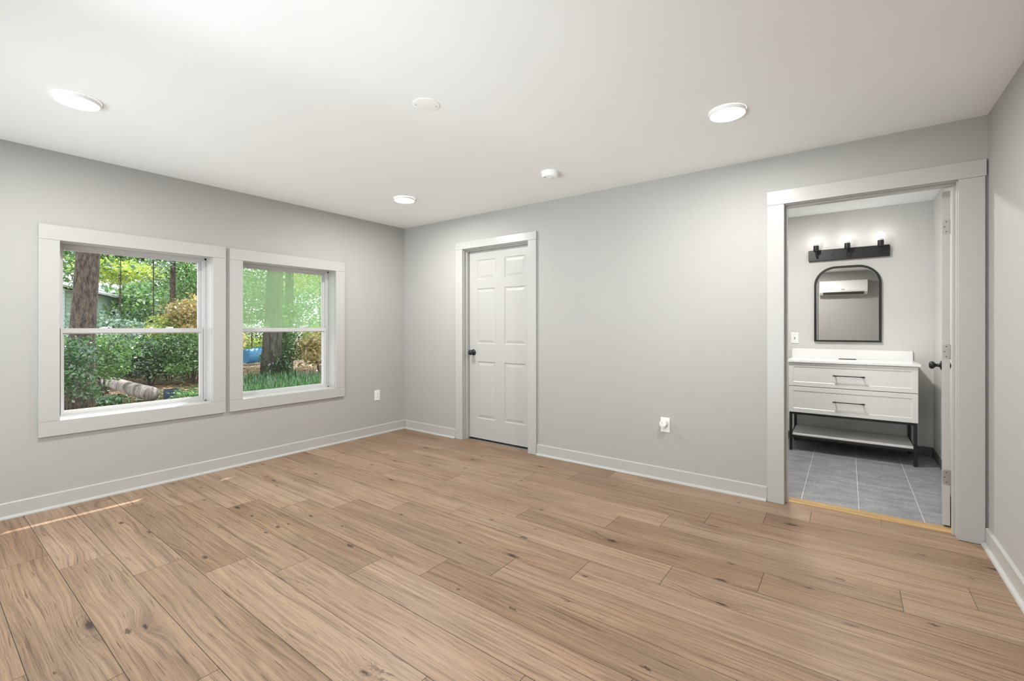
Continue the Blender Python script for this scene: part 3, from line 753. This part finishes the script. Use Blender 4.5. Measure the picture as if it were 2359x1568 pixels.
# mini split on the rear wall, seen in the mirror
ac = empty('air_conditioner', (-.073, YR, 1.90), 'white wall air conditioner seen reflected in the arched mirror', 'air conditioner')
prof = [(0, .012), (.06, .0), (.13, .012), (.185, .060), (.200, .10), (.200, .24), (.190, .285), (.165, .305), (0, .308)]
MB().prism(prof, ((-.483, YR+.0005, 1.90), (0, 1, 0), (0, 0, 1), (1, 0, 0)), .82).build('housing', 'plastic', ac, bevel=.006, segs=3)
MB().prism([(.128, .008), (.134, .006), (.193, .060), (.187, .062)], ((-.42, YR+.001, 1.90), (0, 1, 0), (0, 0, 1), (1, 0, 0)), .70).build('air_vent', 'slot', ac)
MB().box(-.10, -.045, YR+.2003, YR+.2014, 2.005, 2.017).build('badge', 'slot', ac)

# ---------------------------------------------------------------- outdoors
GZ = -0.45
g = MB(); nx = 60
rg = random.Random(2)
tag(MB().box(-8.6, XL-WT-.02, -6, 11, GZ-.1, GZ+.06).build('bounce_strip', 'added_paving'), 'unseen pale strip added along the house wall to bounce light indoors', 'added_paving', kind=S)  # out-of-view strip added to reflect sun up through the left windows
xs = np.linspace(-70, XL-WT-.0, nx); ys = np.linspace(-30, 55, nx)
vv = [(x, y, GZ + (.10*noise.noise(Vector((x*.35, y*.35, 0))) if x < -6 else 0)) for x in xs for y in ys]
ff = [(i*nx+j, (i+1)*nx+j, (i+1)*nx+j+1, i*nx+j+1) for i in range(nx-1) for j in range(nx-1)]
tag(MB().add(vv, ff).build('ground', 'ground'), 'leaf-littered forest ground outside the windows', 'ground', kind=S)

def leaves_mesh(name, pts, size, mat, seed, flat=0.5, long_=1.7):
    """one diamond leaf per point, numpy built"""
    rs = np.random.RandomState(seed); n = len(pts); pts = np.asarray(pts, dtype=float)
    nrm = rs.normal(size=(n, 3)); nrm[:, 2] += flat*2; nrm /= np.linalg.norm(nrm, axis=1)[:, None]
    a = rs.normal(size=(n, 3)); a -= nrm*np.sum(a*nrm, 1)[:, None]; a /= np.linalg.norm(a, axis=1)[:, None]
    b = np.cross(nrm, a); s = size*rs.uniform(.6, 1.3, (n, 1))
    A = a*s*long_*.5; B = b*s*.5
    V = np.stack([pts-A, pts+B*.8-A*.1, pts+A, pts-B*.8-A*.1], 1).reshape(-1, 3)
    me = bpy.data.meshes.new(name); me.vertices.add(4*n); me.vertices.foreach_set('co', V.ravel())
    me.loops.add(4*n); me.loops.foreach_set('vertex_index', np.arange(4*n, dtype=np.int32))
    me.polygons.add(n); me.polygons.foreach_set('loop_start', np.arange(0, 4*n, 4, dtype=np.int32))
    try: me.polygons.foreach_set('loop_total', np.full(n, 4, dtype=np.int32))
    except Exception: pass
    me.update(calc_edges=True); me.materials.append(M[mat])
    return me
def crown_pts(rs, c, r, n, clumps):
    cc = rs.normal(size=(clumps, 3)); cc /= np.linalg.norm(cc, axis=1)[:, None]
    cc *= rs.uniform(.35, .95, (clumps, 1)); idx = rs.randint(0, clumps, n)
    p = cc[idx] + rs.normal(size=(n, 3))*.17*np.array([1.2, 1.2, .6])
    return p*np.array(r) + np.array(c)
def attach(o, parent):
    C.objects.link(o); o.parent = parent; o.matrix_parent_inverse = parent.matrix_basis.inverted(); return o

def shrub(x, y, r, zc, rz, n, size, mat, seed, label, name='shrub', group='shrubs beyond the windows', stems=5):
    rs = np.random.RandomState(seed)
    root = empty(name, (x, y, GZ), label, 'shrub', group)
    p = crown_pts(rs, (x, y, GZ+zc), (r, r, rz), n, 38); p = p[p[:, 2] > GZ+.03]
    attach(bpy.data.objects.new('foliage', leaves_mesh('foliage', p, size, mat, seed)), root)
    m = MB()
    for k in range(stems):
        t = rs.uniform(0, 6.28); q = rs.uniform(.25, .7)*r
        e = (x+math.cos(t)*q, y+math.sin(t)*q, GZ+zc+rz*rs.uniform(.1, .7))
        m.tube([(x+.05*math.cos(t), y+.05*math.sin(t), GZ-.05), ((x*.5+e[0]*.5)+rs.uniform(-.08, .08), y*.5+e[1]*.5, GZ*.5+e[2]*.5), e], [.020, .013, .006], 6)
    m.build('stem', 'bark', root, fix=False)
    return root

def tree(x, y, h, r0, lean, crowns, size, mat, seed, label, barkm='bark', name='tree', group='trees beyond the windows'):
    """crowns: list of (dx, dy, z, rx, rz, n)"""
    rs = np.random.RandomState(seed)
    root = empty(name, (x, y, GZ), label, 'tree', group)
    m = MB(); pts = []; rr = []
    for i in range(11):
        t = i/10; pts.append((x+lean[0]*t*h, y+lean[1]*t*h, GZ-.1+t*h)); rr.append(r0*(1.25-.25*min(1, t*6))*(1-.55*t))
    m.tube(pts, rr, 18); m.build('trunk', barkm, root, smooth=True, fix=False)
    b = MB(); P_ = []
    for dx, dy, z, rx, rz, n in crowns:
        c = (x+lean[0]*z+dx, y+lean[1]*z+dy, z)
        P_.append(crown_pts(rs, c, (rx, rx, rz), n, 42))
        t0 = max(.1, (z-rz-GZ)/h)
        for k in range(3):
            e = (c[0]+rs.uniform(-.6, .6)*rx, c[1]+rs.uniform(-.6, .6)*rx, z+rs.uniform(-.4, .5)*rz)
            s_ = (x+lean[0]*t0*h, y+lean[1]*t0*h, GZ+min(.98, t0)*h)
            b.tube([s_, ((s_[0]+e[0])/2, (s_[1]+e[1])/2, (s_[2]+e[2])/2+.15), e], [r0*.3, r0*.16, r0*.05], 6)
    b.build('branch', barkm, root, fix=False)
    attach(bpy.data.objects.new('foliage', leaves_mesh('foliage', np.concatenate(P_), size, mat, seed)), root)
    return root

# big trunk filling the left of window 1, and the pair seen through window 2
tree(-10.90, 1.82, 9.0, .198, (.010, .050), [(0, 0, 7.2, 2.6, 1.4, 2600)], .13, 'leaf_mid', 11, 'tree with the thickest trunk, at left in the larger window')
tree(-14.35, 6.80, 11.0, .265, (.03, .022), [(0, 0, 8.2, 3.0, 1.8, 2600)], .14, 'leaf_mid', 12, 'tree with the thick trunk at centre of the hazy pane', 'bark_grey')
tree(-16.92, 8.62, 11.0, .17, (.012, .02), [(0, 0, 7.6, 2.5, 1.6, 2200)], .14, 'leaf_yel', 13, 'slimmer grey trunk just right of the thick one in hazy pane', 'bark_grey')
tree(-19.20, 5.70, 12.0, .10, (0, 0.004), [(0, 0, 7.5, 2.2, 1.6, 2000)], .13, 'leaf_mid', 14, 'thin straight trunk at right in the larger window')
tree(-16.2, 9.9, 9.0, .08, (0, 0), [(0, 0, 5.2, 1.5, 1.5, 2000)], .12, 'leaf_mid', 15, 'thin brown trunk at the right edge of the second window')
# leafy trees behind
tree(-8.1, 6.6, 10.5, .13, (0, 0), [(0, -.15, 9.6, .55, .6, 1500)], .13, 'leaf_mid', 33, 'unseen tall tree added beside the house to shade the right window')  # out-of-view crown put in to block most sun from window 2
back = [
 (-15.5, 2.1, 6.0, .07, 3.3, 1.5, 1.3, 2600, 'leaf_mid', 'bright green tree just left of the thickest trunk'),
 (-17.5, 3.9, 7.0, .08, 3.9, 1.3, 0.7, 2600, 'leaf_dark', 'dark green tree above the house roof'),
 (-23.5, 5.2, 6.5, .09, 3.55, 1.3, 0.6, 2600, 'leaf_yel', 'yellow-green tree glowing above the house roof'),
 (-19.0, 5.1, 8.0, .09, 4.4, 1.5, 1.2, 2200, 'leaf_cool', 'blue-green tree at top middle of the larger window'),
 (-21.0, 6.7, 8.0, .10, 4.6, 2.0, 1.5, 2600, 'leaf_mid', 'green tree behind the thin straight trunk'),
 (-24.5, 8.4, 9.0, .12, 3.6, 2.2, 1.6, 2600, 'leaf_dark', 'dark green tree deep behind the thin straight trunk'),
 (-20.8, 8.0, 8.0, .10, 2.9, 2.0, 1.9, 3800, 'leaf_mid', 'green tree at left of the hazy pane'),
 (-20.0, 10.0, 8.0, .10, 4.4, 2.0, 1.6, 3000, 'leaf_mid', 'green tree behind the thick trunk in the hazy pane'),
 (-17.5, 10.8, 8.0, .10, 3.9, 2.0, 1.7, 3200, 'leaf_yel', 'yellow-green tree at right of the hazy pane'),
 (-28.0, 14.0, 9.0, .14, 3.4, 3.2, 2.6, 3000, 'leaf_cool', 'pale green tree far behind the right window'),
 (-31.0, 11.0, 9.0, .14, 3.2, 3.0, 2.4, 3000, 'leaf_mid', 'green tree far behind, between both windows'),
 (-34.0, 6.0, 11.0, .16, 5.5, 3.4, 2.2, 3000, 'leaf_dark', 'tall dark tree behind the grey-green house'),
 (-36.0, 9.5, 10.0, .16, 3.0, 3.4, 2.4, 3000, 'leaf_cool', 'hazy blue-green tree farthest in the larger window'),
 (-23.2, 10.1, 8.0, .12, 2.0, 1.9, 1.5, 3400, 'leaf_dark', 'low green tree behind the left part of the hazy pane'),
 (-30.0, 8.4, 8.0, .12, 2.2, 2.6, 1.8, 3000, 'leaf_mid', 'green tree filling the gap beside the house corner'),
 (-23.0, 13.5, 9.0, .14, 2.8, 2.6, 2.2, 3000, 'leaf_mid', 'green tree far off at the right edge of the second window'),
]
for i, (x, y, h, r0, z, rx, rz, n_, mt, lab) in enumerate(back):
    n_ = int(n_*(1.5 if (y > 7.9 and x > -26) else 1.05))
    tree(x, y, h, r0*.22, (0, 0), [(0, 0, z, rx, rz, int(n_*1.0))], .088 if x > -25 else .17, mt, 40+i, lab)

shrubs = [
 (-9.75, 1.50, .48, 1.05, .62, 3800, .042, 'leaf_dark', 'dark shrub in front of the thickest trunk at lower left'),
 (-12.9, 2.55, .70, 1.00, .62, 4200, .048, 'leaf_mid', 'green shrub behind the log, nearest the thickest trunk'),
 (-16.6, 3.35, 1.25, .85, .85, 5200, .062, 'leaf_cool', 'wide blue-green shrub behind the log at middle of larger window'),
 (-16.3, 4.30, 1.05, .80, .80, 5200, .060, 'leaf_dark', 'dark shrub right of centre in the larger window'),
 (-15.4, 5.05, .90, .80, .80, 4600, .058, 'leaf_mid', 'green shrub at lower right of the larger window'),
 (-19.2, 4.6, 1.7, 1.20, 1.1, 4200, .080, 'leaf_dark', 'broad dark hedge shrub below the house roof'),
 (-17.3, 5.05, 1.0, 1.55, .55, 3600, .070, 'leaf_yel', 'yellow-green bush before the house in the larger window'),
 (-16.6, 5.55, .95, 1.85, .70, 4200, .068, 'leaf_warm', 'tan and orange tinted bush at right of the larger window'),
 (-14.6, 2.95, .75, 1.65, .40, 1500, .060, 'leaf_cool', 'thin blue-green bush just right of the thickest trunk'),
 (-11.5, 3.72, .42, .16, .16, 1300, .045, 'leaf_mid', 'low green plant at lower right corner of the larger window'),
 (-11.8, 2.35, .45, .18, .20, 1300, .045, 'leaf_dark', 'low dark plant left of the fallen log'),
 (-17.3, 6.35, 1.0, 1.7, 1.1, 2400, .085, 'leaf_warm', 'tan tinted bush hidden between both windows'),
 (-26.4, 11.5, 1.7, .75, .8, 2600, .12, 'leaf_yel', 'low yellow-green bush above the blue barrel'),
 (-14.9, 7.55, .75, 1.35, 1.1, 2400, .075, 'leaf_mid', 'leafy green bush right of the thick trunk base'),
 (-13.6, 8.05, .75, .95, .75, 2200, .070, 'leaf_warm', 'brownish bush at right in the second window'),
 (-14.5, 8.75, .9, 1.15, .80, 2600, .075, 'leaf_yel', 'bright yellow-green bush at right edge of second window'),
 (-14.3, 6.95, .45, .55, .5, 1500, .065, 'leaf_dark', 'small dark bush at the foot of the thick trunk'),
]
for i, (x, y, r, zc, rz, n_, sz, mt, lab) in enumerate(shrubs):
    shrub(x, y, r, zc, rz, n_, sz, mt, 70+i, lab)

# strap-leaf grass below window 2: one clump each would be uncountable
def grass_patch(seed):
    rs = np.random.RandomState(seed); V = []; F = []
    for k in range(5200):
        x = rs.uniform(-14.6, -10.6); y = rs.uniform(4.3, 8.6)
        t = (y - (4.2 + (-10.6 - x)*.42)); 
        if t < 0: continue
        if rs.rand() > (.95 if y < 6.9 - (x+12)*.3 else .25): continue
        h = rs.uniform(.22, .42); an = rs.uniform(0, 6.28); ln = rs.uniform(.04, .16)
        dx, dy = math.cos(an), math.sin(an); w_ = .008
        b = len(V); z = GZ-.02
        for s_, q, zz in ((w_, 0, 0), (w_*.9, .35, .7), (0.001, 1, 1.0)):
            V.append((x - dy*s_ + dx*ln*q, y + dx*s_ + dy*ln*q, z + h*zz)); V.append((x + dy*s_ + dx*ln*q, y - dx*s_ + dy*ln*q, z + h*zz))
        F += [(b, b+1, b+3, b+2), (b+2, b+3, b+5, b+4)]
    return MB().add(V, F).build('grass', 'grass', fix=False)
tag(grass_patch(5), 'long dark green strappy grass at the foot of the second window view', 'grass', kind='stuff')
def litter(seed):
    rs = np.random.RandomState(seed); n = 9000
    p = np.stack([rs.uniform(-20, -9, n), rs.uniform(0, 12, n), np.full(n, 0.0)], 1)
    for q in p: q[2] = GZ + .02 + .10*noise.noise(Vector((q[0]*.35, q[1]*.35, 0))) + rs.uniform(0, .03)
    o = bpy.data.objects.new('leaf_litter', leaves_mesh('leaf_litter', p, .09, 'litter', 3, flat=3, long_=1.4)); C.objects.link(o); return o
tag(litter(8), 'fallen brown leaves covering the ground outside', 'fallen leaves', kind='stuff')

def fallen_log():
    m = MB(); P_ = [(-14.6, 2.85, -.02), (-13.9, 2.98, -.10), (-13.1, 3.14, -.20), (-12.4, 3.30, -.27)]
    m.tube(P_, [.10, .13, .15, .16], 16)
    o = m.build('fallen_log', 'log', smooth=True, fix=False); return o
tag(fallen_log(), 'pale weathered log lying on leaves below the larger window', 'log')
def tub(name, x, y, z, r, h, mat, label, tilt):
    rt = empty(name, (x, y, z), label, 'barrel')
    ax = Vector(tilt).normalized()
    MB().lathe([(0, 0), (r*.86, 0), (r*.95, h*.12), (r, h*.4), (r, h*.75), (r*.96, h), (r*.90, h), (r*.93, h*.7), (r*.8, .03), (0, .03)], (x, y, z), ax, 36).build('shell', mat, rt, smooth='auto')
    MB().lathe([(r*.96, h*.96), (r*1.04, h*.965), (r*1.04, h*1.0), (r*.94, h*1.01)], (x, y, z), ax, 36).build('rim', mat, rt, smooth='auto')
    return rt
tub('blue_barrel', -21.25, 8.95, -.08, .34, .80, 'blue', 'bright blue barrel lying on its side in the second window', (-.25, 1, .08))
tub('blue_pot', -14.35, 7.12, GZ, .17, .24, 'blue', 'small blue pot in the grass below the red post', (0, 0, 1))
tub('dark_tub', -12.25, 3.62, GZ, .15, .26, 'navy', 'dark blue tub at the end of the fallen log', (0, 0, 1))
rp = empty('red_post', (-18.9, 9.12, GZ), 'short bright red post standing in the yard', 'post')
MB().lathe([(0, 0), (.06, 0), (.06, .34), (.045, .37), (0, .38)], (-18.9, 9.12, GZ), (.05, .12, 1), 20).build('post', 'red', rp, smooth='auto')
be = empty('garden_bench', (-19.35, 9.3, GZ), 'low teal garden bench behind the red post', 'bench')
def bench():
    a = Vector((-19.8, 8.95, 0)); b = Vector((-19.0, 9.75, 0)); d = (b-a).normalized(); n_ = Vector((-d.y, d.x, 0)); L_ = (b-a).length
    for k in range(3): MB().prism([(0, 0), (.10, 0), (.10, .03), (0, .03)], (a + n_*(.12*k) + Vector((0, 0, GZ+.42)), n_, (0, 0, 1), d), L_).build('seat_slat', 'teal', be)
    for t in (.05, L_-.1):
        for k in (.02, .28): MB().prism([(0, 0), (.05, 0), (.05, .05), (0, .05)], (a + d*t + n_*k + Vector((0, 0, GZ)), d, n_, (0, 0, 1)), .42).build('leg', 'teal', be)
bench()

# neighbouring house
def house():
    a = Vector((-25.0, 3.86, 0)); b = Vector((-33.2, 7.76, 0)); d = (b-a).normalized(); n_ = Vector((-d.y, d.x, 0))*1.0
    if n_.y > 0: n_ = -n_
    L_ = (b-a).length; ht = 2.72
    r = empty('neighbour_house', a + Vector((0, 0, GZ)), 'small grey-green clapboard house behind the thickest trunk', 'house')
    m = MB(); z = GZ; D_ = 6.0
    while z < ht:      # clapboards on the long wall and on the near gable wall
        for O, A, N2, LL in ((a, d, -n_, L_), (a, n_, -d, D_)):
            P0 = O + Vector((0, 0, z)); q = .16
            m.add([P0 + N2*.02, P0 + A*LL + N2*.02, P0 + A*LL + Vector((0, 0, q)), P0 + Vector((0, 0, q)), P0, P0 + A*LL], [(0, 1, 2, 3), (4, 5, 1, 0)])
        z += .16
    m.prism([(0, GZ), (D_, GZ), (D_, ht), (D_/2, ht+.9), (0, ht)], (a + d*.01 + n_*.01, n_, (0, 0, 1), d), L_)
    m.build('wall', 'siding', r, fix=False)
    rf = MB()
    e0 = .35
    for s_ in (0, 1):
        p0 = a + n_*((-e0) if s_ == 0 else D_+e0) - d*.3 + Vector((0, 0, ht-.105+.10)); p1 = a + n_*(D_/2) - d*.3 + Vector((0, 0, ht+1.0))
        Lr = d*(L_+.6); t = Vector((0, 0, .09))
        rf.add([p0, p1, p1+Lr, p0+Lr, p0+t, p1+t, p1+Lr+t, p0+Lr+t], [(0, 1, 2, 3), (4, 5, 6, 7), (0, 4, 7, 3), (0, 1, 5, 4), (3, 2, 6, 7)])
    rf.build('roof', 'roofing', r, fix=True)
house()
